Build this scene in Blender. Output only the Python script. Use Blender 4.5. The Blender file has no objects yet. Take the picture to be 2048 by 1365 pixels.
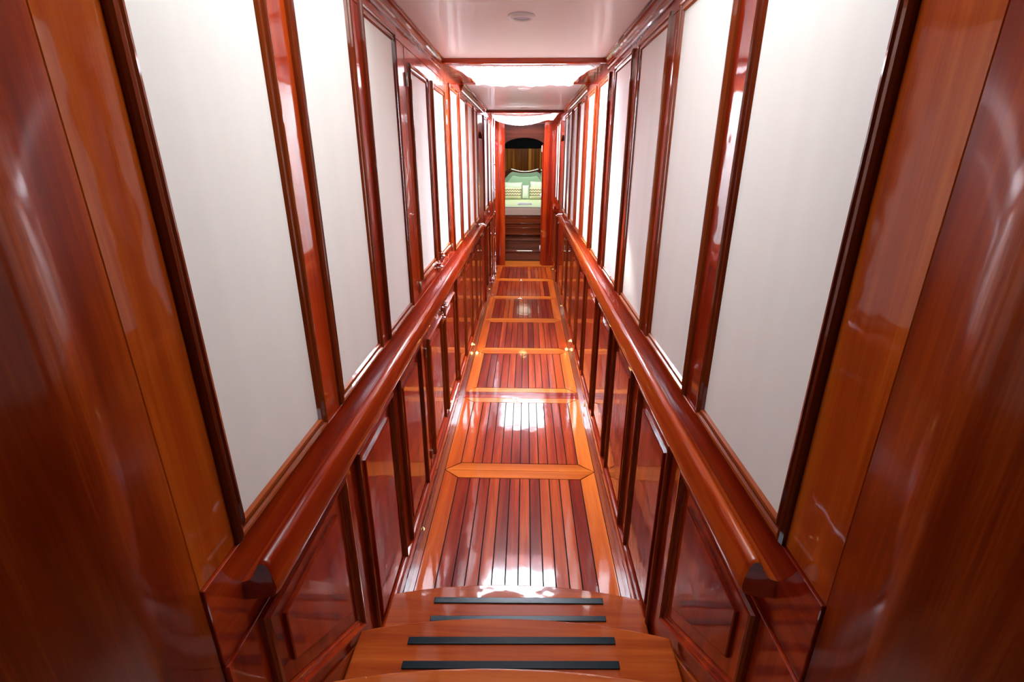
import bpy, bmesh, math, random
from mathutils import Vector, Matrix, noise
random.seed(7)
sc = bpy.context.scene
COL = sc.collection

# ------------------------------------------------------------------ camera
F_PX, PITCH, YAW, ROLL = 987.28, .36044, .02669, .00152
cp, sp, cy, sy, cr, sr = math.cos(PITCH), math.sin(PITCH), math.cos(YAW), math.sin(YAW), math.cos(ROLL), math.sin(ROLL)
fwd = Vector((-sy*cp, cy*cp, -sp)); rt = Vector((cy, sy, 0)); up = rt.cross(fwd)
rt, up = cr*rt + sr*up, -sr*rt + cr*up
cam_d = bpy.data.cameras.new('camera'); cam = bpy.data.objects.new('camera', cam_d); COL.objects.link(cam)
m = Matrix((rt, up, -fwd)).transposed().to_4x4(); m.translation = Vector((.02026, 0, 0)); cam.matrix_world = m
cam_d.sensor_width = 36; cam_d.lens = F_PX/2048*36; cam_d.clip_start = .02
sc.camera = cam

# ------------------------------------------------------------------ world, daylight, exposure
sc.view_settings.view_transform = 'Standard'; sc.view_settings.look = 'None'
sc.view_settings.gamma = 1; sc.view_settings.use_curve_mapping = False
sc.view_settings.exposure = 0.25
w = bpy.data.worlds.new('world'); sc.world = w; w.use_nodes = True
w.node_tree.nodes['Background'].inputs[0].default_value = (.78, .88, 1, 1)
w.node_tree.nodes['Background'].inputs[1].default_value = 1.6
CLOSED = 12.1          # (far end of the cabin)

def area(name, loc, rot, sx, sy_, power, col):
    d = bpy.data.lights.new(name, 'AREA'); d.shape = 'RECTANGLE'; d.size = sx; d.size_y = sy_
    d.energy = power; d.color = col
    o = bpy.data.objects.new(name, d); COL.objects.link(o); o.location = loc; o.rotation_euler = rot
    return o
# daylight falling in through the two deck hatches and an added, unseen opening that brightens the near panels
area('hatch_daylight', (0, 3.59, .665), (0, 0, 0), .70, .76, 240, (.86, .89, 1))
area('hatch_daylight', (0, 7.2, .665), (0, 0, 0), .70, 1.2, 140, (.88, .90, 1))
area('added_opening_light', (0, 1.13, 1.27), (0, 0, 0), .86, .92, 13.5, (.93, .96, 1))
sun_d = bpy.data.lights.new('sun', 'SUN'); sun_d.energy = 20; sun_d.angle = math.radians(4); sun_d.color = (1, .93, .82)
sun = bpy.data.objects.new('sun', sun_d); COL.objects.link(sun)
sun.rotation_euler = Vector((1, -1.74, -1.45)).to_track_quat('-Z', 'Y').to_euler()

# ------------------------------------------------------------------ materials
def mat(name):
    m = bpy.data.materials.new(name); m.use_nodes = True
    n = m.node_tree.nodes; return m, n, m.node_tree.links, n['Principled BSDF']

def plain(name, col, rough=.5, metal=0, coat=0, emis=None, es=0, spec=.5, trans=0):
    m, n, l, b = mat(name)
    b.inputs['Base Color'].default_value = (*col, 1); b.inputs['Roughness'].default_value = rough
    b.inputs['Metallic'].default_value = metal; b.inputs['Coat Weight'].default_value = coat
    b.inputs['Coat Roughness'].default_value = .05; b.inputs['Specular IOR Level'].default_value = spec
    if emis: b.inputs['Emission Color'].default_value = (*emis, 1); b.inputs['Emission Strength'].default_value = es
    return m

def wood(name, dark, mid, light, axis='z', rough=.33, coat=1, island=False, wav=.12, vary=.25, coatr=.04, grain=1.):
    """varnished timber, grain running along the axis"""
    m, n, l, b = mat(name)
    tc = n.new('ShaderNodeTexCoord'); oi = n.new('ShaderNodeObjectInfo')
    mp = n.new('ShaderNodeMapping'); add = n.new('ShaderNodeVectorMath'); add.operation = 'ADD'
    mul = n.new('ShaderNodeMath'); mul.operation = 'MULTIPLY'; mul.inputs[1].default_value = 37.
    if island:
        ge = n.new('ShaderNodeNewGeometry'); ad = n.new('ShaderNodeMath'); ad.operation = 'MULTIPLY_ADD'; ad.inputs[1].default_value = 5.37
        l.new(oi.outputs['Random'], ad.inputs[0]); l.new(ge.outputs['Random Per Island'], ad.inputs[2])
        fr = n.new('ShaderNodeMath'); fr.operation = 'FRACT'; l.new(ad.outputs[0], fr.inputs[0]); rnd = fr.outputs[0]
    else:
        rnd = oi.outputs['Random']
    l.new(rnd, mul.inputs[0])
    l.new(tc.outputs['Object'], add.inputs[0]); l.new(mul.outputs[0], add.inputs[1]); l.new(add.outputs[0], mp.inputs['Vector'])
    a, c = .75, 15.
    mp.inputs['Scale'].default_value = {'x': (a, c, c), 'y': (c, a, c), 'z': (c, c, a)}[axis]
    n1 = n.new('ShaderNodeTexNoise'); n1.inputs['Scale'].default_value = 1.; n1.inputs['Detail'].default_value = 5; n1.inputs['Roughness'].default_value = .6
    n1.inputs['Distortion'].default_value = .4
    l.new(mp.outputs[0], n1.inputs['Vector'])
    mp2 = n.new('ShaderNodeMapping'); l.new(add.outputs[0], mp2.inputs['Vector'])
    a2, c2 = 9., 320.
    mp2.inputs['Scale'].default_value = {'x': (a2, c2, c2), 'y': (c2, a2, c2), 'z': (c2, c2, a2)}[axis]
    n2 = n.new('ShaderNodeTexNoise'); n2.inputs['Scale'].default_value = 1.; n2.inputs['Detail'].default_value = 2
    l.new(mp2.outputs[0], n2.inputs['Vector'])
    ramp = n.new('ShaderNodeValToRGB'); e = ramp.color_ramp.elements
    e[0].position = .32; e[0].color = (*dark, 1); e[1].position = .72; e[1].color = (*light, 1)
    k = e.new(.52); k.color = (*mid, 1)
    mx = n.new('ShaderNodeMath'); mx.operation = 'MULTIPLY_ADD'; mx.inputs[1].default_value = .16*grain; l.new(n2.outputs[0], mx.inputs[0]); l.new(n1.outputs[0], mx.inputs[2])
    sh = n.new('ShaderNodeMath'); sh.operation = 'MULTIPLY_ADD'; sh.inputs[1].default_value = vary; l.new(rnd, sh.inputs[0]); l.new(mx.outputs[0], sh.inputs[2])
    sb = n.new('ShaderNodeMath'); sb.operation = 'SUBTRACT'; sb.inputs[1].default_value = .08*grain+vary/2; l.new(sh.outputs[0], sb.inputs[0])
    l.new(sb.outputs[0], ramp.inputs[0]); l.new(ramp.outputs[0], b.inputs['Base Color'])
    b.inputs['Roughness'].default_value = rough; b.inputs['Specular IOR Level'].default_value = .05
    b.inputs['Coat Weight'].default_value = coat; b.inputs['Coat Roughness'].default_value = coatr; b.inputs['Coat IOR'].default_value = 1.48
    n3 = n.new('ShaderNodeTexNoise'); n3.inputs['Scale'].default_value = 9; n3.inputs['Detail'].default_value = 2
    l.new(add.outputs[0], n3.inputs['Vector'])
    bp = n.new('ShaderNodeBump'); bp.inputs['Strength'].default_value = wav; bp.inputs['Distance'].default_value = .01
    l.new(n3.outputs[0], bp.inputs['Height']); l.new(bp.outputs[0], b.inputs['Coat Normal'])
    bp2 = n.new('ShaderNodeBump'); bp2.inputs['Strength'].default_value = .12; bp2.inputs['Distance'].default_value = .001
    l.new(n2.outputs[0], bp2.inputs['Height']); l.new(bp2.outputs[0], b.inputs['Normal'])
    return m

RD, RM, RL = (.13, .005, .001), (.26, .017, .002), (.40, .045, .004)      # red mahogany
OD, OM, OL = (.20, .022, .002), (.34, .050, .004), (.48, .10, .008)         # orange brown
W = {}
for ax in 'xyz':
    W['red'+ax] = wood('red_mahogany_grain_'+ax, RD, RM, RL, ax)
    W['org'+ax] = wood('amber_mahogany_grain_'+ax, OD, OM, OL, ax)
W['curz'] = wood('curved_board_mahogany', (.08, .006, .0008), (.17, .018, .0015), (.32, .055, .004), 'z', coat=.55, coatr=.12, vary=.1)
W['arch'] = wood('arch_mahogany', (.04, .007, .003), (.08, .015, .006), (.13, .026, .010), 'x', coat=.12, coatr=.3)
W['leafz'] = wood('side_door_mahogany', RD, RM, RL, 'z', coat=.3, coatr=.3)
W['base'] = wood('berth_mahogany', (.07, .010, .003), (.14, .022, .006), (.22, .040, .010), 'x', coat=.5)
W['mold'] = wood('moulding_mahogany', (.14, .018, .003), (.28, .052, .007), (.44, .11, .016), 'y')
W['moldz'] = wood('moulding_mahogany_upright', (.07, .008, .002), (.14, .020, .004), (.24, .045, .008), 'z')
W['field'] = wood('panel_field_mahogany', (.15, .008, .002), (.24, .016, .003), (.32, .028, .005), 'z', grain=.6)
W['rail'] = wood('handrail_mahogany', (.16, .009, .002), (.28, .024, .003), (.42, .065, .007), 'y')
W['plank'] = wood('floor_plank_mahogany', (.12, .007, .002), (.23, .018, .003), (.38, .055, .006), 'y', island=True, vary=.32, wav=.09, coatr=.07, coat=.8)
W['border'] = wood('floor_border_timber', (.30, .036, .004), (.44, .072, .008), (.58, .13, .016), 'y', island=True, vary=.35, wav=.09, coatr=.07, coat=.8)
W['borderx'] = wood('floor_border_timber_cross', (.36, .065, .006), (.50, .11, .011), (.62, .17, .02), 'x', island=True, wav=.09, coatr=.07, coat=.8)
W['crossx'] = wood('floor_cross_timber', RD, RM, RL, 'x', island=True, wav=.09, coatr=.07, coat=.8)
W['tread'] = wood('stair_tread_timber', (.26, .034, .005), (.38, .068, .009), (.50, .115, .017), 'x', wav=.15, coatr=.05)
W['dark'] = wood('dark_varnished_timber', (.05, .012, .006), (.09, .022, .009), (.15, .036, .014), 'x')
W['cabz'] = wood('cabin_plank_timber', (.08, .020, .004), (.17, .050, .008), (.32, .12, .018), 'z', island=True, vary=.4)
W['margin'] = wood('floor_margin_timber', (.10, .015, .006), (.17, .030, .009), (.25, .05, .014), 'y', coatr=.07, wav=.1)
M = {
 'caulk': plain('black_caulking', (.005, .004, .004), .7, spec=.1),
 'core': plain('core_timber', (.12, .03, .01), .6),
 'ceiling': plain('cream_ceiling_paint', (.93, .94, .92), .4, coat=.1),
 'white': plain('white_gelcoat', (.85, .86, .86), .4),
 'chrome': plain('chrome', (.86, .86, .88), .1, 1),
 'steel': plain('satin_steel', (.45, .43, .40), .3, 1),
 'brass': plain('brass', (.75, .52, .18), .2, 1),
 'lamp': plain('warm_lamp_lens', (.9, .8, .5), .4, emis=(1, .72, .28), es=2.2),
 'lens': plain('frosted_lens', (.55, .57, .68), .35),
 'strip': plain('black_grip_strip', (.003, .010, .014), .3, spec=.2),
 'red': plain('red_plastic', (.75, .02, .03), .35),
 'net': None,
 'sheet': plain('pale_bed_sheet', (.66, .72, .50), .8),
 'matt': plain('tan_mattress_side', (.50, .33, .24), .85),
 'pillow': plain('white_pillow_cotton', (.80, .86, .80), .8),
 'uph': plain('pale_green_upholstery', (.42, .62, .46), .7),
 'uph2': plain('grey_green_upholstery', (.24, .34, .27), .7),
 'towel': plain('lilac_towel', (.62, .58, .66), .9),
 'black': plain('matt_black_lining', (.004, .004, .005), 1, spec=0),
 'gold': plain('cabin_lamp_glow', (.9, .8, .5), .4, emis=(1, .74, .32), es=18),
}
def fabric_mat():
    m, n, l, b = mat('cream_wall_fabric')
    tc = n.new('ShaderNodeTexCoord'); mp = n.new('ShaderNodeMapping'); mp.inputs['Scale'].default_value = (6, 11, .7)
    l.new(tc.outputs['Object'], mp.inputs[0]); t = n.new('ShaderNodeTexNoise'); t.inputs['Scale'].default_value = 1; t.inputs['Detail'].default_value = 4
    l.new(mp.outputs[0], t.inputs[0])
    r = n.new('ShaderNodeValToRGB'); r.color_ramp.elements[0].position = .3; r.color_ramp.elements[1].position = .75
    r.color_ramp.elements[0].color = (.765, .745, .71, 1); r.color_ramp.elements[1].color = (.81, .79, .76, 1)
    l.new(t.outputs[0], r.inputs[0]); l.new(r.outputs[0], b.inputs['Base Color']); b.inputs['Roughness'].default_value = .55
    t2 = n.new('ShaderNodeTexNoise'); t2.inputs['Scale'].default_value = 900; l.new(tc.outputs['Object'], t2.inputs[0])
    bp = n.new('ShaderNodeBump'); bp.inputs['Strength'].default_value = .15; bp.inputs['Distance'].default_value = .0006
    l.new(t2.outputs[0], bp.inputs['Height']); l.new(bp.outputs[0], b.inputs['Normal'])
    return m
M['fabric'] = fabric_mat()
def net_mat():
    m, n, l, b = mat('white_crochet_cotton'); b.inputs['Base Color'].default_value = (.9, .9, .9, 1); b.inputs['Roughness'].default_value = .8
    t = n.new('ShaderNodeBsdfTranslucent'); t.inputs[0].default_value = (.95, .95, .95, 1)
    mx = n.new('ShaderNodeMixShader'); mx.inputs[0].default_value = .5
    l.new(b.outputs[0], mx.inputs[1]); l.new(t.outputs[0], mx.inputs[2]); l.new(mx.outputs[0], n['Material Output'].inputs[0])
    return m
M['net'] = net_mat()
def glass_mat():
    m, n, l, b = mat('hatch_acrylic')
    tr = n.new('ShaderNodeBsdfTransparent'); tr.inputs[0].default_value = (.93, .96, .97, 1)
    gl = n.new('ShaderNodeBsdfGlossy'); gl.inputs['Roughness'].default_value = .05
    mx = n.new('ShaderNodeMixShader'); mx.inputs[0].default_value = .05
    l.new(tr.outputs[0], mx.inputs[1]); l.new(gl.outputs[0], mx.inputs[2])
    l.new(mx.outputs[0], n['Material Output'].inputs[0]); return m
M['glass'] = glass_mat()
def zig_mat():
    m, n, l, b = mat('zigzag_pillow_cotton')
    tc = n.new('ShaderNodeTexCoord'); sx = n.new('ShaderNodeSeparateXYZ'); l.new(tc.outputs['Object'], sx.inputs[0])
    pp = n.new('ShaderNodeMath'); pp.operation = 'PINGPONG'; pp.inputs[1].default_value = .026; l.new(sx.outputs['X'], pp.inputs[0])
    ad = n.new('ShaderNodeMath'); ad.operation = 'MULTIPLY_ADD'; ad.inputs[1].default_value = .8; l.new(pp.outputs[0], ad.inputs[0]); l.new(sx.outputs['Z'], ad.inputs[2])
    mo = n.new('ShaderNodeMath'); mo.operation = 'PINGPONG'; mo.inputs[1].default_value = .027; l.new(ad.outputs[0], mo.inputs[0])
    gt = n.new('ShaderNodeMath'); gt.operation = 'GREATER_THAN'; gt.inputs[1].default_value = .0135; l.new(mo.outputs[0], gt.inputs[0])
    mask = n.new('ShaderNodeMath'); mask.operation = 'LESS_THAN'; mask.inputs[1].default_value = .20; l.new(sx.outputs['Z'], mask.inputs[0])
    m2 = n.new('ShaderNodeMath'); m2.operation = 'GREATER_THAN'; m2.inputs[1].default_value = .06; l.new(sx.outputs['Z'], m2.inputs[0])
    a1 = n.new('ShaderNodeMath'); a1.operation = 'MULTIPLY'; l.new(mask.outputs[0], a1.inputs[0]); l.new(m2.outputs[0], a1.inputs[1])
    a2 = n.new('ShaderNodeMath'); a2.operation = 'MULTIPLY'; l.new(a1.outputs[0], a2.inputs[0]); l.new(gt.outputs[0], a2.inputs[1])
    mx = n.new('ShaderNodeMix'); mx.data_type = 'RGBA'; mx.inputs[6].default_value = (.80, .74, .55, 1); mx.inputs[7].default_value = (.30, .21, .13, 1)
    l.new(a2.outputs[0], mx.inputs[0]); l.new(mx.outputs[2], b.inputs['Base Color']); b.inputs['Roughness'].default_value = .85
    return m
M['zig'] = zig_mat()

# ------------------------------------------------------------------ mesh helpers
class MB:
    def __init__(s): s.v = []; s.f = []; s.mi = []; s.sm = []
    def add(s, vs, fs, mi=0, smooth=False):
        o = len(s.v); s.v += [tuple(p) for p in vs]
        for f in fs: s.f.append(tuple(i+o for i in f)); s.mi.append(mi); s.sm.append(smooth)
        return s
    def box(s, x0, x1, y0, y1, z0, z1, mi=0):
        x0, x1 = sorted((x0, x1)); y0, y1 = sorted((y0, y1)); z0, z1 = sorted((z0, z1))
        vs = [(x, y, z) for z in (z0, z1) for y in (y0, y1) for x in (x0, x1)]
        return s.add(vs, [(0, 2, 3, 1), (4, 5, 7, 6), (0, 1, 5, 4), (2, 6, 7, 3), (0, 4, 6, 2), (1, 3, 7, 5)], mi)
    def prism(s, pts, axis, a0, a1, mi=0, smooth=False):
        """pts: 2-D outline; axis 'x': pts=(y,z); 'y': pts=(x,z); 'z': pts=(x,y)"""
        def P(p, a): return {'x': (a, p[0], p[1]), 'y': (p[0], a, p[1]), 'z': (p[0], p[1], a)}[axis]
        n = len(pts); vs = [P(p, a0) for p in pts]+[P(p, a1) for p in pts]
        o = len(s.v); s.v += vs
        s.f += [tuple(o+i for i in range(n))[::-1], tuple(o+n+i for i in range(n))]; s.mi += [mi, mi]; s.sm += [False, False]
        for i in range(n): s.f.append((o+i, o+(i+1) % n, o+n+(i+1) % n, o+n+i)); s.mi.append(mi); s.sm.append(smooth)
        return s
    def tube(s, path, r, seg=10, mi=0, cap=True):
        path = [Vector(p) for p in path]; rings = []; o = len(s.v); n = len(path)
        rr = r if isinstance(r, (list, tuple)) else [r]*n
        t0 = (path[1]-path[0]).normalized(); ref = Vector((0, 0, 1)) if abs(t0.z) < .9 else Vector((1, 0, 0))
        for i, p in enumerate(path):
            t = (path[min(i+1, n-1)]-path[max(i-1, 0)]).normalized()
            a = t.cross(ref).normalized(); b = t.cross(a)
            for k in range(seg):
                q = 2*math.pi*k/seg; s.v.append(tuple(p+(a*math.cos(q)+b*math.sin(q))*rr[i]))
        for i in range(n-1):
            for k in range(seg):
                s.f.append((o+i*seg+k, o+i*seg+(k+1) % seg, o+(i+1)*seg+(k+1) % seg, o+(i+1)*seg+k)); s.mi.append(mi); s.sm.append(True)
        if cap:
            s.f.append(tuple(o+k for k in range(seg))[::-1]); s.f.append(tuple(o+(n-1)*seg+k for k in range(seg))); s.mi += [mi, mi]; s.sm += [False, False]
        return s
    def lathe(s, prof, c, axis='z', seg=32, mi=0, sgn=1):
        """prof: (r, h) list around the axis through c"""
        o = len(s.v); n = len(prof)
        for r, h in prof:
            for k in range(seg):
                q = 2*math.pi*k/seg; a, b = r*math.cos(q), r*math.sin(q)
                s.v.append({'z': (c[0]+a, c[1]+b, c[2]+h*sgn), 'x': (c[0]+h*sgn, c[1]+a, c[2]+b), 'y': (c[0]+a, c[1]+h*sgn, c[2]+b)}[axis])
        for i in range(n-1):
            for k in range(seg):
                s.f.append((o+i*seg+k, o+i*seg+(k+1) % seg, o+(i+1)*seg+(k+1) % seg, o+(i+1)*seg+k)); s.mi.append(mi); s.sm.append(True)
        s.f.append(tuple(o+k for k in range(seg))[::-1]); s.f.append(tuple(o+(n-1)*seg+k for k in range(seg))); s.mi += [mi, mi]; s.sm += [False, False]
        return s
    def build(s, name, mats, parent=None, bevel=0, seg=2):
        me = bpy.data.meshes.new(name); me.from_pydata(s.v, [], s.f)
        if not isinstance(mats, (list, tuple)): mats = [mats]
        for m in mats: me.materials.append(m)
        me.polygons.foreach_set('material_index', s.mi); me.polygons.foreach_set('use_smooth', s.sm)
        bm = bmesh.new(); bm.from_mesh(me); bmesh.ops.recalc_face_normals(bm, faces=bm.faces); bm.to_mesh(me); bm.free()
        o = bpy.data.objects.new(name, me); COL.objects.link(o)
        if parent is not None:
            o.parent = parent; o.location = -parent.location if parent.type == 'EMPTY' else (0, 0, 0)
        if bevel:
            b = o.modifiers.new('bevel', 'BEVEL'); b.width = bevel; b.segments = seg; b.limit_method = 'ANGLE'; b.angle_limit = math.radians(40)
            b.harden_normals = False
        return o

def thing(name, label, cat, loc=(0, 0, 0), group=None):
    o = bpy.data.objects.new(name, None); COL.objects.link(o); o.location = loc; o.empty_display_size = .05
    o['label'] = label; o['category'] = cat
    if group: o['group'] = group
    return o
def tag(o, label, cat, group=None):
    o['label'] = label; o['category'] = cat
    if group: o['group'] = group
    return o
def struct(o): o['kind'] = 'structure'; return o

def offset_poly(P, d):
    """inward offset of a convex polygon given counter-clockwise"""
    n = len(P); out = []
    for i in range(n):
        p0, p1, p2 = Vector(P[i-1]), Vector(P[i]), Vector(P[(i+1) % n])
        a, b = (p1-p0).normalized(), (p2-p1).normalized()
        na, nb = Vector((-a.y, a.x)), Vector((-b.y, b.x))
        k = (na+nb)/(1+na.dot(nb)); out.append(p1+k*d)
    return out
def rect(y0, y1, z0, z1): return [(y0, z0), (y1, z0), (y1, z1), (y0, z1)]
def sweep_frame(mb, P, prof, X, s):
    """mitred moulding round polygon P (y,z) on the wall face x=s*X; prof: (inset, height) outer to inner"""
    n = len(P); o = len(mb.v)
    for d, h in prof:
        for q in offset_poly(P, d): mb.v.append((s*(X-h), q.x, q.y))
    for j in range(len(prof)-1):
        for i in range(n):
            k = (i+1) % n; mb.f.append((o+j*n+i, o+j*n+k, o+(j+1)*n+k, o+(j+1)*n+i)); mb.mi.append(i % 2 == 1 and 1 or 0); mb.sm.append(False)
def slab(mb, P, X, s, h0, h1, mi=0):
    mb.prism([tuple(p) for p in P], 'x', s*(X-h0), s*(X-h1), mi)

ORD = ['first', 'second', 'third', 'fourth', 'fifth', 'sixth', 'seventh', 'eighth', 'ninth', 'tenth', 'eleventh', 'twelfth']

# ------------------------------------------------------------------ dimensions (metres, camera at height 0)
ZF, ZC = -1.70, .50          # sole (floor) and deckhead (ceiling)
XU, XL = .470, .460          # face of the upper and of the lower wall joinery
YE = 8.0                     # bulkhead at the far end

# ================================================================== SETTING
# floor base
mb = MB(); mb.box(-.62, .62, .3, 8.35, ZF-.12, ZF-.012); struct(mb.build('floor', M['caulk']))
mb = MB()
for s in (-1, 1): mb.box(s*.431, s*.475, 1.2, 7.93, ZF-.012, ZF-.001)
struct(mb.build('floor_margin', W['margin']))
mb = MB(); mb.box(-.47, .47, 7.93, 8.36, ZF-.012, ZF+.012, 0)
struct(mb.build('door_1_threshold', W['borderx'], bevel=.004))

# walls: core + boards
def curved_corner(s):
    # the wall swells outward towards the stair head, nearer than the joint at y=.555
    pts = []
    for i in range(15):
        t = i/14; y = .5548-t*1.5; x = XU + .40*t**1.55
        pts.append((s*x, y))
    return pts
def arch_outline(y0, y1, ztop, zspring, zbot, n=10):
    c = (y0+y1)/2; r = (y1-y0)/2; pts = []
    for i in range(n+1):
        a = math.pi*i/n; pts.append((c+r*math.cos(a), zspring+(ztop-zspring)*math.sin(a)**.8))
    return pts
def make_wall(side, s, panels, jamb):
    nm = 'wall_'+side
    mb = MB()
    a0, a1 = jamb
    for (y0, y1) in ((.5, a0), (a1, 8.35)): mb.box(s*(XU+.004), s*.60, y0, y1, ZF-.1, ZC+.10)
    mb.box(s*(XU+.004), s*.60, .5, 1.66, ZC+.10, 1.3)
    # over the arched side door
    ar = arch_outline(a0, a1, .235, .15, 0)
    mb.prism([(a0, .60), (a0, .15)]+ar[::-1][1:-1]+[(a1, .15), (a1, .60)], 'x', s*(XU+.004), s*.60)
    wall = struct(mb.build(nm, M['core']))
    # curved board at the stair head, vertical grain
    mb = MB(); c = curved_corner(s); n = len(c)
    outer = [(p[0]+s*.05, p[1]) for p in c]
    mb.prism(c+outer[::-1], 'z', ZF-.1, 1.3, 0, True)
    struct(mb.build('curved_board', W['curz'], wall))
    # stile between the seam and the first panel
    def board(y0, y1, z0, z1, key, d=0.0, X=XU):
        b = MB(); b.box(s*(X-d), s*(XU+.03), y0+.0006, y1-.0006, z0+.0006, z1-.0006); return struct(b.build('wall_board', W[key], wall, bevel=.0012, seg=1))
    board(.5555, panels[0][0]+.01, -.625, ZC+.02, 'orgz')
    board(panels[0][0]+.01, 8.0, .405, ZC+.02, 'redy', .0002)          # frieze
    for i in range(len(panels)-1):
        ya, yb = panels[i][1]-.01, panels[i+1][0]+.01
        if s < 0 and i in (2, 4):
            board(*((ya, 2.2135) if i == 2 else (3.2905, yb)), -.625, .405, 'redz'); continue
        if s < 0 and i == 3: continue
        if ya < a0 < yb:
            board(ya, a0, -.625, .405, 'redz'); board(a1, yb, -.625, .405, 'redz')
            b = MB(); ar2 = arch_outline(a0, a1, .235, .15, 0)
            b.prism([(a0, .405), (a0, .15)]+ar2[::-1][1:-1]+[(a1, .15), (a1, .405)], 'x', s*XU, s*(XU+.03))
            struct(b.build('arch_board', W['redz'], wall, bevel=.001, seg=1))
        else: board(ya, yb, -.625, .405, 'redz')
    board(panels[-1][1]-.01, 8.0, -.625, .405, 'redz')
    # board behind the handrail, horizontal grain, and the small strip under the panels
    for y0, y1 in ((.557, a0), (a1, 8.0)):
        board(y0, y1, -.79, -.625, 'redy', 0, .465)
    return wall
# apparent panel limits measured on the wall, then corrected for the moulding crest
def UP(lst): return [(a/1.02-.010, b+.031) for a, b in lst]
LU = UP([(.677, 1.024), (1.189, 1.528), (1.697, 2.023)]) + [(2.262, 2.663), (2.775, 3.183)] + UP([(3.483, 3.77), (3.971, 4.284), (4.464, 4.787), (4.99, 5.19)]) + UP([(6.15, 6.50), (6.80, 7.10), (7.36, 7.66)])
RU = UP([(.702, 1.10), (1.273, 1.665), (1.839, 2.219), (2.426, 2.793), (3.055, 3.374), (3.637, 3.936), (4.247, 4.519), (4.80, 5.09), (5.39, 5.64), (5.86, 6.16)]) + UP([(7.10, 7.36), (7.56, 7.83)])
JL, JR = (5.42, 5.90), (6.33, 6.93)
wallL = make_wall('left', -1, LU, JL)
wallR = make_wall('right', 1, RU, JR)

# lower wall: one backing board per side under the handrail, with the stair skirt
LL = [(1.18, 1.575), (1.67, 2.06), None, None, (3.29, 3.71), (3.78, 4.18), (4.27, 4.66), (4.74, 5.12)]
RR = [(1.247, 1.665), (1.79, 2.215), (2.325, 2.755), (2.875, 3.37), (3.49, 3.90), (4.03, 4.49), (4.60, 5.06), (5.18, 5.62)]
for s, nm, wl, (a0, a1) in ((-1, 'left', wallL, JL), (1, 'right', wallR, JR)):
    def lower(y0, y1, z0, z1, key):
        b = MB(); b.box(s*XL, s*(XU+.03), y0+.0005, y1-.0005, z0, z1-.0006); return struct(b.build('wall_board', W[key], wl, bevel=.0012, seg=1))
    lower(.557, a0, ZF, -.79, 'redz'); lower(a1, 8.0, ZF, -.79, 'redz')
    # skirting: flat board with a rounded bead on top
    b = MB()
    for y0, y1 in ((1.17, a0), (a1, 7.96)):
        pr = [(s*XL, ZF), (s*(XL-.010), ZF), (s*(XL-.010), -1.575), (s*(XL-.014), -1.570), (s*(XL-.015), -1.562), (s*(XL-.012), -1.554), (s*XL, -1.550)]
        b.prism(pr, 'y', y0, y1)
    struct(b.build('baseboard_'+nm, W['redy'], bevel=.001, seg=1))
    # stair skirt under the sloping panel
    b = MB(); b.prism([(.557, -1.02), (1.085, -1.375), (1.17, -1.56), (1.17, ZF), (.557, ZF)], 'x', s*XL, s*(XL-.008))
    struct(b.build('trim_9' if s < 0 else 'trim_10', W['orgy'], bevel=.001, seg=1))
    # black box standing in for the unlit void, and the door leaf set back inside the arched opening
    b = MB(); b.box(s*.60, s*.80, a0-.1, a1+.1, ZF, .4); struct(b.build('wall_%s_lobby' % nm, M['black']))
    d = MB(); d.box(s*.4712, s*.505, a0+.002, a1-.002, ZF+.01, .163)
    dr = struct(d.build('door_2' if s < 0 else 'door_3', W['leafz'], bevel=.002))
    h = MB(); h.tube([(s*.4712, a0+.06, -.72), (s*.455, a0+.06, -.72), (s*.452, a0+.07, -.72), (s*.452, a0+.17, -.72)], .008, 8)
    h.box(s*.4715, s*.468, a0+.035, a0+.085, -.80, -.64); struct(h.build('door_handle', M['chrome'], dr))

# ceiling with two hatch openings
def opening(y0, y1, xh): return (y0, y1, xh)
H1, H2 = (3.20, 3.98, .365), (6.60, 7.80, .38)
mb = MB()
T = ZC+.10
for y0, y1 in ((1.62, 3.10), (4.06, 6.43)): mb.box(-.5, .5, y0, y1, ZC, T)
struct(mb.build('ceiling', M['ceiling']))
mb = MB()
for (a, b_, (y0, y1, xh)) in ((3.10, 4.06, H1), (6.43, 8.0, H2)):
    mb.box(-.5, .5, a, y0, ZC-.008, T); mb.box(-.5, .5, y1, b_, ZC-.008, T)
    for s in (-1, 1): mb.box(s*xh, s*.5, y0, y1, ZC-.008, T)
mb.build('ceiling_hatch_surround', W['redx'])
struct(bpy.data.objects['ceiling_hatch_surround'])
# cross beams either side of the hatches
for k, (y, d, z0) in enumerate(((3.085, .022, .472), (4.045, .022, .486), (6.415, .022, .468), (7.965, .03, .46))):
    b = MB(); b.prism([(y, ZC), (y, z0+.006), (y+.004, z0+.002), (y+d/2, z0), (y+d-.004, z0+.002), (y+d, z0+.006), (y+d, ZC)], 'x', -.468, .468)
    struct(b.build('trim_%d' % (k+1), W['redx'], bevel=.001))
# cornices
n_ = 5
for s in (-1, 1):
    for y0, y1 in ((1.63, 3.085), (4.067, 6.415)):
        prof = [(0, .443), (.006, .443), (.009, .450), (.009, .462), (.013, .466), (.014, .476), (.019, .482), (.026, .487), (.027, .493), (.031, .494), (.031, ZC), (0, ZC)]
        b = MB(); b.prism([(s*(XU-p), q) for p, q in prof], 'y', y0, y1)
        struct(b.build('trim_%d' % n_, W['mold'])); n_ += 1
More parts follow.
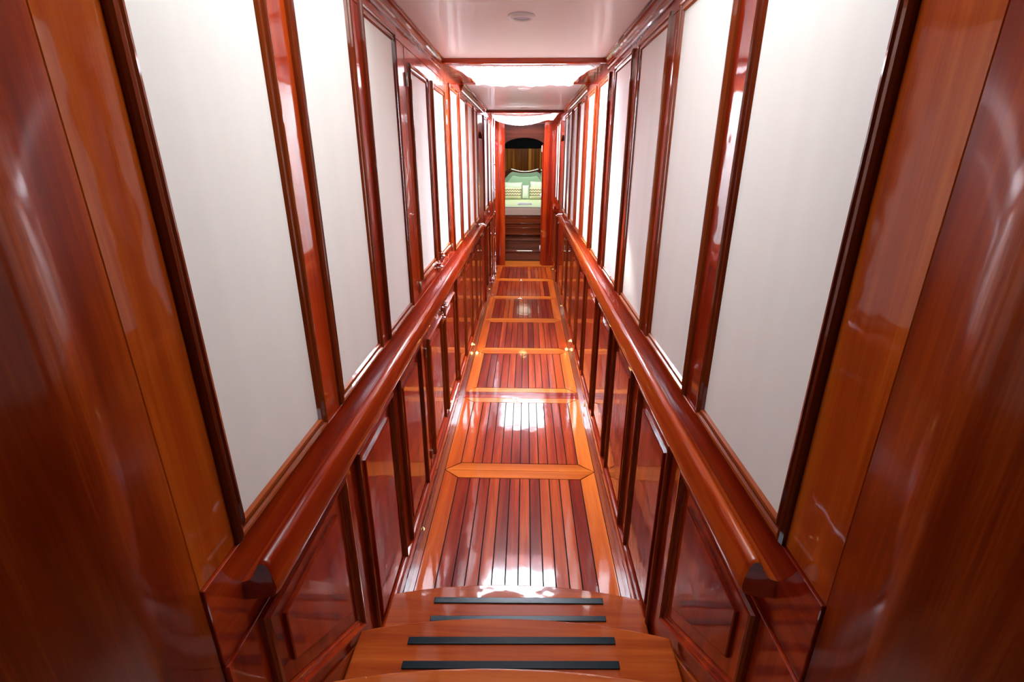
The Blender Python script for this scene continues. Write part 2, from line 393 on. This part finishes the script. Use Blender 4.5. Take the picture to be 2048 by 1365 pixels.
# hatches: well lining, lid frame and pane
for k, (y0, y1, xh) in enumerate((H1, H2)):
    b = MB()
    for s in (-1, 1): b.box(s*xh, s*(xh+.03), y0-.03, y1+.03, T, .63)
    b.box(-xh, xh, y0-.03, y0, T, .63); b.box(-xh, xh, y1, y1+.03, T, .63)
    wn = struct(b.build('window_%d' % (k+1), M['white']))
    f = MB()
    for s in (-1, 1): f.box(s*(xh-.03), s*(xh+.03), y0-.03, y1+.03, .63, .648)
    f.box(-xh+.03, xh-.03, y0-.03, y0+.03, .63, .648); f.box(-xh+.03, xh-.03, y1-.03, y1+.03, .63, .648)
    struct(f.build('window_frame', M['white'], wn, bevel=.003))
    g = MB(); g.box(-xh+.03, xh-.03, y0+.03, y1-.03, .636, .641); struct(g.build('window_pane', M['glass'], wn))

# deck over the ceiling so daylight only enters through the openings
mb = MB()
mb.box(-.7, .7, 1.62, 3.17, T, T+.04); mb.box(-.7, .7, 4.01, 6.57, T, T+.04); mb.box(-.7, .7, 7.83, 8.4, T, T+.04)
for (y0, y1, xh) in (H1, H2):
    for s in (-1, 1): mb.box(s*(xh+.03), s*.7, y0-.03, y1+.03, T, T+.04)
struct(mb.build('ceiling_deck', M['core']))

# stair well behind the camera: back wall, landing, then the white well of the added opening
mb = MB(); mb.box(-1.1, 1.1, -1.30, -1.24, -1.8, 1.3); struct(mb.build('wall_back', W['redz']))
mb = MB(); mb.box(-1.0, 1.0, -1.24, .30, -1.0, -.90); struct(mb.build('floor_landing', W['tread']))
mb = MB(); mb.box(-.62, .62, 1.60, 1.66, ZC, 1.3); mb.box(-.62, .62, .60, .66, ZC, 1.3)  # white walls round the added, unseen opening, softening its light
for s in (-1, 1): mb.box(s*.4735, s*.469, .66, 1.60, ZC+.001, 1.3)
struct(mb.build('ceiling_added_well', M['white']))
mb = MB(); mb.box(-1.1, 1.1, -1.3, .60, .62, .72); struct(mb.build('ceiling_stairhead', W['redx']))
for s, nm in ((-1, 'left'), (1, 'right')):
    mb = MB(); mb.box(s*.90, s*1.15, -1.24, -.93, -1.8, .61); struct(mb.build('wall_leak_block_'+nm, W['redz']))  # unseen blocks added to stop sky light leaking in

# end bulkhead with the doorway
DX0, DX1 = -.306, .268
mb = MB()
mb.box(-.60, DX0, YE, YE+.05, ZF-.1, .9); mb.box(DX1+.02, .60, YE, YE+.05, ZF-.1, .9); mb.box(DX0, DX1+.02, YE, YE+.05, .44, .9)
wend = struct(mb.build('wall_end', M['core']))
for (x0, x1) in ((-.47, -.40), (-.399, DX0), (DX1+.018, .36), (.361, .47)):
    b = MB(); b.box(x0, x1, YE-.02, YE-.0005, ZF+.01, ZC-.04); struct(b.build('wall_board', W['redz'], wend, bevel=.003))
b = MB(); pts = [(DX0, .44)]; 
for i in range(17):
    t = i/16; x = DX0+(DX1+.02-DX0)*t; pts.append((x, .160+.085*(1-(2*t-1)**2)**.75))
pts.append((DX1+.02, .44)); b.prism(pts, 'y', YE+.005, YE+.035)
struct(b.build('door_arch', W['arch'], wend, bevel=.002))

# ================================================================== FLOOR HATCHES
SEAM = [-.345, -.275, -.221, -.165, -.108, -.051, .004, .058, .112, .166, .223, .277, .342]
HO = (-.430, .430)
def floor_hatch(y0, y1, label, latch=None, latch_side=0, ends=(True, True)):
    t = thing('floor_hatch', label, 'floor hatch', ((HO[0]+HO[1])/2, (y0+y1)/2, ZF), 'planked floor hatches down the corridor')
    g = .0028; bw = .072; z0, z1 = ZF-.011, ZF
    b = MB()
    for i in range(len(SEAM)-1):
        b.box(SEAM[i]+g, SEAM[i+1]-g, y0+(bw if ends[0] else 0)+g, y1-(bw if ends[1] else 0)-g, z0, z1)
    b.build('planking', W['plank'], t)
    ya, yb = y0+g/2, y1-g/2
    ia, ib = (y0+bw if ends[0] else y0), (y1-bw if ends[1] else y1)
    for xo, xi in ((HO[0], SEAM[0]), (HO[1], SEAM[-1])):
        sg = 1 if xi > xo else -1; b = MB()
        b.prism([(xo+sg*g, ya+(g if ends[0] else 0)), (xi-sg*g, ia+(g if ends[0] else 0)), (xi-sg*g, ib-(g if ends[1] else 0)), (xo+sg*g, yb-(g if ends[1] else 0))], 'z', z0, z1)
        b.build('side_border', W['border'], t)
    if ends[0]: b = MB(); b.prism([(HO[0]+2*g, ya), (HO[1]-2*g, ya), (SEAM[-1]-g, ia-g), (SEAM[0]+g, ia-g)], 'z', z0, z1); b.build('end_border', W['borderx'], t)
    if ends[1]: b = MB(); b.prism([(HO[0]+2*g, yb), (HO[1]-2*g, yb), (SEAM[-1]-g, ib+g), (SEAM[0]+g, ib+g)], 'z', z0, z1); b.build('end_border', W['borderx'], t)
    if latch is not None:
        y, x = latch, -.040
        b = MB(); b.box(x-.022, x+.022, y-.026, y+.026, ZF+.0002, ZF+.003)
        b.tube([(x-.012, y-.012, ZF+.004), (x-.010, y+.010, ZF+.006), (x+.010, y+.010, ZF+.006), (x+.012, y-.012, ZF+.004)], .003, 8)
        o = b.build('latch', M['chrome'], t, bevel=.0008); o['label'] = 'chrome ring latch'
    return t
floor_hatch(1.30, 2.392, 'floor hatch of dark red planks at the foot of the stairs')
floor_hatch(2.392, 3.300, 'floor hatch with white window glare and a chrome latch, second from the stairs', latch=3.275)
floor_hatch(3.400, 4.255, 'floor hatch just beyond the double cross band, third from the stairs')
floor_hatch(4.255, 5.165, 'floor hatch fourth from the stairs, before the left locker end')
floor_hatch(5.165, 6.085, 'floor hatch fifth from the stairs, chrome latch at its far band', latch=6.05)
floor_hatch(6.085, 7.045, 'floor hatch sixth from the stairs beside the ladder foot', latch=7.02)
floor_hatch(7.045, 7.925, 'last floor hatch before the cabin doorway', ends=(True, False))
mb = MB(); mb.box(HO[0]+.002, HO[1]-.002, 3.302, 3.349, ZF-.011, ZF); mb.box(HO[0]+.002, HO[1]-.002, 3.351, 3.398, ZF-.011, ZF)
tag(mb.build('floor_crosspiece', W['crossx']), 'narrow dark red board laid across the floor between the second and third hatches', 'floor board')

# ================================================================== STAIRS
def arc_y(x, yc, ys, hw): return ys+(yc-ys)*(1-min(1, abs(x/hw))**2.2)
def stair_step(k, z, yc, ys, yback, hw, label, strips):
    t = thing('stair_step', label, 'stair', (0, ys, z), 'varnished companionway steps')
    n = 28; b = MB()
    top = [(-hw+2*hw*i/n, arc_y(-hw+2*hw*i/n, yc, ys, hw)) for i in range(n+1)]
    out = top+[(hw, yback), (-hw, yback)]
    b.prism(out, 'z', z-.028, z)
    b.build('tread', W['tread'], t, bevel=.007, seg=3)
    b = MB(); ins = [(x, y-.028) for x, y in top]
    b.prism(ins+[(p[0], p[1]-.02) for p in ins[::-1]], 'z', z-.19, z-.03)
    b.build('riser', W['redx'], t)
    for (x0, x1, ya, yb, sl) in strips:
        b = MB(); b.prism([(x0, ya), (x1, ya+sl), (x1, yb+sl), (x0, yb)], 'z', z+.0005, z+.005)
        o = b.build('grip_strip', M['strip'], t, bevel=.002); o['label'] = 'black anti-slip strip'
    return t
stair_step(1, -1.5, 1.403, 1.350, 1.02, .4495, 'lowest varnished step, level with the first floor hatch, two black grip strips', [(-.293, .3125, 1.311, 1.335, .012), (-.294, .312, 1.237, 1.258, .016)])
stair_step(2, -1.3, 1.092, 1.040, .71, .4495, 'middle varnished step with two long black grip strips', [(-.302, .2885, .997, 1.019, .016), (-.3025, .2885, .925, .947, .016)])
stair_step(3, -1.1, .794, .742, .26, .4495, 'upper step, only its curved amber front edge in view at the bottom', [])

# ================================================================== UPPER PANELS
PROF = [(0, 0), (.000, .007), (.004, .012), (.009, .013), (.013, .011), (.016, .006), (.021, .006), (.024, .009), (.029, .008), (.033, .001)]
ZT, ZB = .385+.033, -.590-.033
def upper_panel(parent, y0, y1, z0, z1, s, X):
    P = rect(y0, y1, z0, z1)
    b = MB(); sweep_frame(b, P, PROF, X, s)
    b.build('frame_moulding', [W['mold'], W['moldz']], parent)
    b = MB(); slab(b, offset_poly(P, .028), X, s, -.004, .0012)
    b.build('fabric', M['fabric'], parent)
def upper_row(lst, s, side, skip=()):
    i = 0
    for k, (y0, y1) in enumerate(lst):
        if k in skip: continue
        x = s*XU
        far = (y0 > 6.0 and s < 0) or (y0 > 6.5 and s > 0)
        if far:
            lab = 'narrow cream wall panel beyond the arched doorway on the %s wall, %s past it' % (side, ORD[[q for q in range(len(lst)) if lst[q][0] > (6.0 if s < 0 else 6.5)].index(k)])
        elif k == 0: lab = 'largest cream wall panel on the %s, nearest the stairs, in a dark moulding frame' % side
        else: lab = 'tall cream wall panel in mahogany moulding, %s from the stairs on the %s wall' % (ORD[i], side)
        t = thing('wall_panel', lab, 'wall panel', (x, (y0+y1)/2, -.6), 'framed cream panels on the %s wall' % side)
        upper_panel(t, y0, y1, ZB, ZT, s, XU); i += 1
upper_row(LU, -1, 'left', (3, 4)); upper_row(RU, 1, 'right')

# ================================================================== LOWER PANELS
LPROF = [(0, 0), (0, .010), (.004, .016), (.010, .017), (.015, .014), (.018, .007), (.023, .007), (.026, .003), (.030, .001)]
def lower_panel(parent, P, s, X, inset=.066):
    b = MB(); sweep_frame(b, P, LPROF, X, s); b.build('frame_moulding', [W['redy'], W['moldz']], parent)
    b = MB(); Q = offset_poly(P, inset)
    o = len(b.v); n = len(Q); Q2 = offset_poly(P, inset+.003); 
    for q in Q: b.v.append((s*(X-.0), q.x, q.y))
    for q in Q: b.v.append((s*(X-.007), q.x, q.y))
    for q in Q2: b.v.append((s*(X-.009), q.x, q.y))
    for j in range(2):
        for i in range(n): k = (i+1) % n; b.f.append((j*n+i, j*n+k, (j+1)*n+k, (j+1)*n+i)); b.mi.append(0); b.sm.append(False)
    b.f.append(tuple(2*n+i for i in range(n))); b.mi.append(0); b.sm.append(False)
    b.build('raised_field', W['field'], parent)
for s, lst, side in ((-1, LL, 'left'), (1, RR, 'right')):
    t = thing('wainscot_panel', 'slant-bottomed wainscot panel beside the steps under the %s handrail end' % side, 'wainscot panel', (s*XL, .87, -1.2), 'raised wainscot panels below the %s handrail' % side)
    y0 = .652 if s < 0 else .682
    lower_panel(t, [(y0, -1.030), (1.082 if s < 0 else 1.140, -1.335 if s < 0 else -1.352), (1.082 if s < 0 else 1.140, -.792), (y0, -.792)], s, XL, .070)
    i = 1
    for k, pr in enumerate(lst):
        if pr is None: i += 1; continue
        if s < 0 and k > 3: lab = 'red wainscot panel %s beyond the locker doors on the left wall' % ORD[k-4]
        elif s < 0: lab = 'tall red wainscot panel on the left, %s from the steps' % ORD[k+1]
        else: lab = 'tall red wainscot panel on the right wall, %s from the stairs' % ORD[k+1]
        t = thing('wainscot_panel', lab, 'wainscot panel', (s*XL, sum(pr)/2, -1.55), 'raised wainscot panels below the %s handrail' % side)
        lower_panel(t, rect(pr[0], pr[1], -1.548, -.792), s, XL)
        i += 1
for s, side, rows in ((-1, 'left', [(6.12, 6.55), (6.62, 7.05), (7.12, 7.55)]), (1, 'right', [(7.05, 7.42), (7.5, 7.86)])):
    for k, pr in enumerate(rows):
        t = thing('wainscot_panel', 'small red wainscot panel past the arched doorway, %s on the %s' % (ORD[k], side), 'wainscot panel', (s*XL, sum(pr)/2, -1.55), 'raised wainscot panels below the %s handrail' % side)
        lower_panel(t, rect(pr[0], pr[1], -1.548, -.792), s, XL)

# ================================================================== LOCKER DOORS (left)
def hinge(parent, y, z, X, s=-1, L=.05):
    b = MB(); b.box(s*(X-.001), s*(X-.003), y-.011, y+.011, z-L/2, z+L/2)
    b.tube([(s*(X-.004), y, z-L/2), (s*(X-.004), y, z+L/2)], .0045, 10)
    return b.build('hinge', M['steel'], parent, bevel=.0005, seg=1)
def bolt(parent, y, z, X, s=-1, dirz=1):
    b = MB()
    b.box(s*(X-.000), s*(X-.003), y-.026, y+.010, z-.024, z+.024)
    for dz in (-.013, .013):
        b.box(s*(X-.003), s*(X-.020), y-.022, y+.004, z+dz-.0095, z+dz+.0095)
    b.tube([(s*(X-.012), y-.009, z-.034), (s*(X-.012), y-.009, z+.034)], .0055, 10)
    b.lathe([(0.001, 0), (.008, .002), (.0095, .008), (.007, .014), (.001, .016)], (s*(X-.018), y-.009, z+.0*dirz), 'x', 14, sgn=-s)
    return b.build('bolt', M['chrome'], parent, bevel=.0012)
def locker_door(y0, y1, z0, z1, py0, py1, pz0, pz1, hy, upper, label, bolts, hz):
    X = XU if upper else XL
    t = thing('locker_door', label, 'locker door', (-X, (y0+y1)/2, z0), 'panelled locker doors in the left wall')
    b = MB(); b.box(-(X-.002), -(X+.012), y0+.0015, y1-.0015, z0+.0015, z1-.0015)
    b.build('leaf', W['redz'], t, bevel=.0012)
    if upper: upper_panel(t, py0, py1, pz0, pz1, -1, X-.002)
    else: lower_panel(t, rect(py0, py1, pz0, pz1), -1, X-.002, .06)
    for z in hz: hinge(t, hy, z, X-.002)
    for (y, z) in bolts:
        o = bolt(t, y, z, X-.002); o['label'] = 'chrome slide bolt'
    return t
locker_door(2.214, 2.752, -.622, .403, LU[3][0], LU[3][1], -.552, .352, 2.222, True, 'upper locker door with narrow cream panel, hinged on its near side', [(2.715, -.583)], (.285, -.575))
locker_door(2.752, 3.290, -.622, .403, LU[4][0], LU[4][1], -.552, .352, 3.276, True, 'upper locker door with narrow cream panel, hinged on its far side', [(2.80, -.54)], (.285, -.575))
locker_door(2.185, 2.700, -1.548, -.795, 2.245, 2.635, -1.50, -.842, 2.195, False, 'lower locker door below the handrail, hinged on its near side', [(2.665, -.865)], (-.895, -1.465))
locker_door(2.700, 3.225, -1.548, -.795, 2.745, 3.145, -1.50, -.842, 3.21, False, 'lower locker door below the handrail, hinged on its far side', [(2.745, -.822)], (-.895, -1.465))

# ================================================================== HANDRAILS
HP = [(0, -.737), (.030, -.734), (.052, -.728), (.0605, -.718), (.0625, -.706), (.061, -.690), (.057, -.672), (.0545, -.660), (.051, -.652), (.045, -.648), (.038, -.649), (.033, -.655), (.029, -.666), (.022, -.678), (.012, -.688), (0, -.694)]
def handrail(s, y0, y1, label, bracket):
    t = thing('handrail', label, 'handrail', (s*.465, y0, -.74))
    b = MB(); n = len(HP); ys = [y0, y0+.004, y0+.012, y1-.012, y1-.004, y1]; sc_ = [.90, .965, 1, 1, .965, .90]
    cx_, cz_ = .03, -.695
    for y, k in zip(ys, sc_):
        for d, z in HP: b.v.append((s*(.465-(d if d == 0 else cx_+(d-cx_)*k)), y, cz_+(z-cz_)*k))
    for j in range(len(ys)-1):
        for i in range(n): q = (i+1) % n; b.f.append((j*n+i, j*n+q, (j+1)*n+q, (j+1)*n+i)); b.mi.append(0); b.sm.append(True)
    b.f.append(tuple(range(n))); b.f.append(tuple((len(ys)-1)*n+i for i in range(n))); b.mi += [0, 0]; b.sm += [False, False]
    o = b.build('rail', W['rail'], t)
    es = o.modifiers.new('edges', 'EDGE_SPLIT'); es.split_angle = math.radians(50)
    if bracket:
        b = MB(); b.box(s*.462, s*.398, y1-.10, y1+.02, -.752, -.742) ; b.tube([(s*.46, y1+.02, -.66), (s*.41, y1+.05, -.665), (s*.385, y1+.06, -.68)], .013, 10)
        o = b.build('end_fitting', M['chrome'], t, bevel=.002); o['label'] = 'chrome fitting at the far end'
    return t
handrail(-1, .640, 5.06, 'long varnished handrail along the left wall', True)
handrail(1, .668, 5.98, 'long varnished handrail along the right wall', True)
handrail(1, 7.02, 7.92, 'short handrail beyond the arched doorway on the right', False)

# ================================================================== CEILING LIGHTS
for y, lab in ((2.205, 'round recessed ceiling light nearest the camera, switched off'), (4.40, 'round recessed ceiling light just past the first hatch net'), (6.20, 'round recessed ceiling light just before the second hatch net')):
    t = thing('ceiling_light', lab, 'ceiling light', (-.004, y, ZC), 'round recessed ceiling lights')
    b = MB(); b.lathe([(.052, 0), (.053, .003), (.050, .008), (.044, .012), (.036, .013), (.031, .009), (.030, .004), (.030, 0)], (-.004, y, ZC), 'z', 40, sgn=-1)
    b.build('bezel', M['white'], t)
    b = MB(); b.lathe([(.0298, .0), (.0298, .007), (.020, .0085), (.001, .009)], (-.004, y, ZC), 'z', 32, sgn=-1)
    b.build('lens', M['lens'], t)

# ================================================================== HATCH NETS (white crochet hung under each hatch)
def net(label, y0, y1, zfun, wfun, nu, nv, r):
    b = MB()
    def P(u, v):
        y = y0+(y1-y0)*v; x = u*wfun(v); return Vector((x, y, zfun(u, v)+.004*math.sin(23*u+5*v)*math.sin(17*v)))
    # diamond mesh: two families of zigzag strands
    for fam in (1, -1):
        for i in range(-nv, nu+nv+1):
            pts = []
            for j in range(nv*2+1):
                v = j/(nv*2); u = -1+2*(i+fam*j*.5)/nu
                if -1 <= u <= 1: pts.append(P(u+.012*math.sin(9*v+i), v))
            if len(pts) > 1: b.tube(pts, r, 5, cap=False)
    for v in (0, 1): b.tube([P(-1+2*i/24, v) for i in range(25)], r*2.2, 6)
    for u in (-1, 1): b.tube([P(u, i/24) for i in range(25)], r*2.2, 6)
    # bobble edging along the far border
    o = b.build('hatch_net', M['net'])
    return tag(o, label, 'net')
net('white crochet net stretched flat under the first deck hatch', 3.135, 3.985,
    lambda u, v: .477-.022*math.sin(math.pi*v)*(1-u*u)-.006*(1-u*u)-.004*math.sin(9*u)*v, lambda v: .425-.085*math.sin(math.pi*min(1, v*.62))**1.1, 30, 26, .0024)
net('white crochet net sagging under the far deck hatch above the cabin door', 6.48, 7.82,
    lambda u, v: .478-.105*math.sin(math.pi*min(1, .12+.8*v))**1.2*max(0, 1-(u+.18)**2)**.9, lambda v: .402, 30, 34, .0028)

# ================================================================== LADDER
t = thing('ladder', 'stainless boarding ladder standing against the left wall by the far hatch', 'ladder', (-.44, 7.1, ZF))
for y in (6.86, 7.30):
    b = MB(); b.tube([(-.424, y, ZF+.03), (-.424, y, .46)], .010, 12)
    b.build('side_rail', M['chrome'], t)
for z in (.19, -.12, -.45, -.77, -1.08, -1.39):
    b = MB(); b.tube([(-.424, 6.86, z), (-.424, 7.30, z)], .010, 10)
    for y in (6.88, 7.28): b.tube([(-.424, y-.02, z), (-.424, y+.02, z)], .0135, 10)
    b.build('rung', M['chrome'], t)
for y in (6.86, 7.30):
    b = MB(); b.box(-.440, -.410, y-.03, y+.03, ZF, ZF+.006); b.tube([(-.424, y, ZF+.006), (-.424, y, ZF+.05)], .015, 12)
    b.build('foot', M['chrome'], t, bevel=.001)
b = MB(); b.tube([(-.424, 6.86, ZF+.16), (-.425, 6.70, ZF+.13), (-.430, 6.60, ZF+.10), (-.430, 6.58, ZF+.01)], .009, 8)
b.build('stay', M['chrome'], t)

# red alarm on the end bulkhead
t = thing('alarm', 'small round red fitting high on the bulkhead beside the ladder', 'alarm', (-.435, 7.98, .14))
b = MB(); b.lathe([(.028, 0), (.030, .006), (.027, .016), (.015, .022), (.001, .023)], (-.435, 7.98, .145), 'y', 24, sgn=-1); b.build('cover', M['red'], t)
b = MB(); b.box(-.445, -.425, 7.972, 7.98, .085, .115); b.build('base', M['red'], t, bevel=.002)

# courtesy lights on the skirting
spots = [(-1, 1.865, 'just beyond the steps on the left'), (1, 3.13, 'on the right beside the second floor hatch'), (-1, 4.30, 'on the left beside the fourth floor hatch'),
         (1, 4.42, 'on the right beside the fourth floor hatch'), (1, 5.60, 'on the right beside the fifth floor hatch'), (-1, 6.35, 'on the left near the ladder foot'), (1, 7.60, 'on the right by the cabin doorway')]
for s, y, lab in spots:
    x = s*(XL-.010)
    t = thing('courtesy_light', 'tiny brass floor light '+lab, 'floor light', (x, y, -1.66), 'brass courtesy lights in the skirting')
    b = MB(); b.lathe([(.011, 0), (.012, .002), (.010, .004), (.006, .004)], (x, y, -1.662), 'x', 18, sgn=-s); b.build('bezel', M['brass'], t)
    b = MB(); b.lathe([(.006, .0041), (.005, .006), (.001, .007)], (x, y, -1.662), 'x', 14, sgn=-s); b.build('lens', M['lamp'], t)

for x, y in ((-.425, 4.30), (.425, 4.42)):
    gd = bpy.data.lights.new('courtesy_glow', 'POINT'); gd.energy = .22; gd.color = (1, .62, .2); gd.shadow_soft_size = .012
    go = bpy.data.objects.new('courtesy_glow', gd); COL.objects.link(go); go.location = (x, y, -1.655)

# ================================================================== CABIN BEYOND THE DOORWAY
CX, CZ0, CZ1 = 1.15, ZF, .46
mb = MB(); mb.box(-CX, CX, 8.36, 11.6, CZ0-.1, CZ0); struct(mb.build('floor_cabin', W['dark']))
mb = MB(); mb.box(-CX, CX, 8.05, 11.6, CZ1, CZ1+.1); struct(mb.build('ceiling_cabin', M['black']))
for nm, a, b_ in (('wall_cabin_left', -CX-.1, -CX), ('wall_cabin_right', CX, CX+.1)):
    mb = MB(); mb.box(a, b_, 8.0, 11.6, CZ0-.1, .9); struct(mb.build(nm, W['cabz']))
mb = MB()
for s in (-1, 1): mb.box(s*.60, s*CX, 8.0, 8.05, CZ0-.1, .9)
struct(mb.build('wall_cabin_front', W['redz']))
mb = MB(); random.seed(3)
x = -CX
while x < CX: mb.box(x+.001, min(x+.058, CX)-.001, 11.05, 11.09, CZ0, .135); x += .058
mb.box(-CX, CX, 11.09, 11.2, CZ0-.1, .6)
struct(mb.build('wall_cabin_back', W['cabz']))
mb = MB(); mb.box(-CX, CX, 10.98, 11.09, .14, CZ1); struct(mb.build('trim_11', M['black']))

# open cabin door folded back on the right
b = MB(); b.box(.262, .290, 8.055, 8.63, ZF+.014, .155)
dr = struct(b.build('door_1', W['redz'], bevel=.002))
for z in (.09, -.60, -1.42):
    h = MB(); h.box(.2555, .262, 8.055, 8.085, z-.045, z+.045); h.tube([(.2555, 8.053, z-.045), (.2555, 8.053, z+.045)], .006, 8)
    struct(h.build('door_hinge', M['white'], dr))

# steps up to the berth
t = thing('berth_step', 'dark lower step in front of the berth, just inside the cabin doorway', 'step', (0, 8.4, ZF), 'dark steps up to the berth')
b = MB(); b.box(-.6, .6, 8.40, 8.64, ZF, -1.545); b.build('box', W['dark'], t)
b = MB(); b.box(-.61, .61, 8.385, 8.64, -1.545, -1.52); b.build('tread', W['dark'], t, bevel=.006)
t = thing('berth_step', 'dark upper step in front of the berth, behind the lower one', 'step', (0, 8.66, ZF), 'dark steps up to the berth')
b = MB(); b.box(-.6, .6, 8.66, 8.96, ZF, -1.395); b.build('box', W['dark'], t)
b = MB(); b.box(-.61, .61, 8.645, 8.96, -1.395, -1.37); b.build('tread', W['dark'], t, bevel=.006)

bed = thing('bed', 'cabin bed with pale cover on a dark wooden base, seen through the far doorway', 'bed', (0, 9.9, ZF))
b = MB(); b.box(-.80, .80, 9.02, 10.95, ZF+.01, -1.36); b.box(-.82, .82, 9.0, 10.95, -1.36, -1.02); b.build('base', W['base'], bed)
b = MB()
for z in (-1.34, -1.225, -1.145, -1.035): b.tube([(-.82, 9.0, z), (.82, 9.0, z)], .012, 8)
b.build('base_moulding', W['base'], bed)
b = MB(); b.box(-.78, .78, 9.0, 10.86, -1.015, -.868); b.build('mattress', M['matt'], bed, bevel=.03, seg=4)
b = MB(); b.box(-.79, .79, 8.995, 10.86, -.872, -.846); b.build('bed_sheet', M['sheet'], bed, bevel=.012, seg=3)
# headboard
def hb_outline(k, dz, lo):
    pts = []
    half = [(0, -.320), (.10, -.312), (.19, -.290), (.265, -.268), (.30, -.270), (.34, -.296), (.40, -.335), (.48, -.40), (.60, -.52), (.72, -.60)]
    half = [(x*k, z-dz) for x, z in half]
    return [(-x-.01, z) for x, z in half[::-1]]+[(x-.01, z) for x, z in half[1:]]+[(half[-1][0]-.01, lo), (-half[-1][0]-.01, lo)]
b = MB(); b.prism(hb_outline(1.06, -.005, -1.3), 'y', 10.93, 10.99); b.build('headboard', W['dark'], bed, bevel=.012, seg=3)
def hb2(half, lo): return [(-x-.01, z) for x, z in half[::-1]]+[(x-.01, z) for x, z in half[1:]]+[(half[-1][0]-.01, lo), (-half[-1][0]-.01, lo)]
b = MB(); b.prism(hb2([(0, -.353), (.12, -.347), (.2, -.333), (.25, -.325), (.28, -.335), (.34, -.375), (.42, -.47), (.46, -.56)], -1.0), 'y', 10.90, 10.935); b.build('headboard_border', M['uph2'], bed, bevel=.015, seg=3)
b = MB(); b.prism(hb2([(0, -.43), (.12, -.425), (.2, -.412), (.245, -.405), (.27, -.42), (.36, -.53), (.42, -.62)], -1.0), 'y', 10.87, 10.915); b.build('headboard_pad', M['uph'], bed, bevel=.02, seg=3)

def pillow(name, label, cx_, y, z0, wd, ht, th, m, tilt=.25, group=None):
    b = MB(); nu, nv = 18, 14
    for sgn in (1, -1):
        o = len(b.v)
        for i in range(nu+1):
            for j in range(nv+1):
                u, v = -1+2*i/nu, -1+2*j/nv
                k = ((1-abs(u)**3.2)*(1-abs(v)**3.2))**.45 if abs(u) < 1 and abs(v) < 1 else 0
                px_ = u*(1-.05*(1-v*v))*wd/2; pz_ = v*(1-.05*(1-u*u))*ht/2
                b.v.append((px_, -sgn*k*th/2, pz_+ht/2))
        for i in range(nu):
            for j in range(nv):
                a = o+i*(nv+1)+j; b.f.append((a, a+1, a+nv+2, a+nv+1)); b.mi.append(0); b.sm.append(True)
    o = b.build(name, m); bm = bmesh.new(); bm.from_mesh(o.data); bmesh.ops.remove_doubles(bm, verts=bm.verts, dist=1e-5); bmesh.ops.recalc_face_normals(bm, faces=bm.faces); bm.to_mesh(o.data); bm.free()
    o.location = (cx_, y, z0); o.rotation_euler = (-tilt, 0, 0)
    return tag(o, label, 'pillow', group)
pillow('pillow', 'white pillow on the left of the bed, behind the zigzag one', -.25, 10.62, -.84, .40, .325, .12, M['pillow'], .18)
pillow('pillow', 'white pillow on the right of the bed, behind the zigzag one', .29, 10.62, -.84, .40, .345, .12, M['pillow'], .18)
pillow('patterned_pillow', 'zigzag patterned pillow on the left side of the bed', -.25, 10.42, -.84, .37, .235, .12, M['zig'], .15)
pillow('patterned_pillow', 'zigzag patterned pillow on the right side of the bed', .27, 10.42, -.84, .37, .235, .12, M['zig'], .15)
pillow('cushion', 'small gathered white cushion between the two zigzag pillows', .010, 10.44, -.84, .135, .275, .12, M['pillow'], .12)
b = MB(); b.box(-.13, .13, 9.25, 9.48, -.8455, -.832); b.box(-.11, .12, 9.27, 9.46, -.832, -.822)
tag(b.build('folded_towel', M['towel'], bevel=.005), 'folded lilac towel lying near the foot of the bed', 'towel')
t = thing('cabin_lamp', 'warm ceiling lamp glowing just inside the cabin above the bed', 'ceiling lamp', (0, 9.4, CZ1))
b = MB(); b.lathe([(.075, 0), (.075, .012), (.06, .02), (.055, .02)], (0, 9.4, CZ1), 'z', 28, sgn=-1); b.build('bezel', M['brass'], t)
b = MB(); b.lathe([(.055, .02), (.045, .032), (.001, .038)], (0, 9.4, CZ1), 'z', 28, sgn=-1); b.build('lens', M['gold'], t)
pl = bpy.data.lights.new('cabin_fill_light', 'AREA'); pl.shape = 'DISK'; pl.size = .35; pl.energy = 20; pl.color = (.92, 1, .80)  # unseen fill light added over the berth, tinted slightly green
po = bpy.data.objects.new('cabin_fill_light', pl); COL.objects.link(po); po.location = (0, 9.75, .40); po.rotation_euler = (math.radians(25), 0, 0)
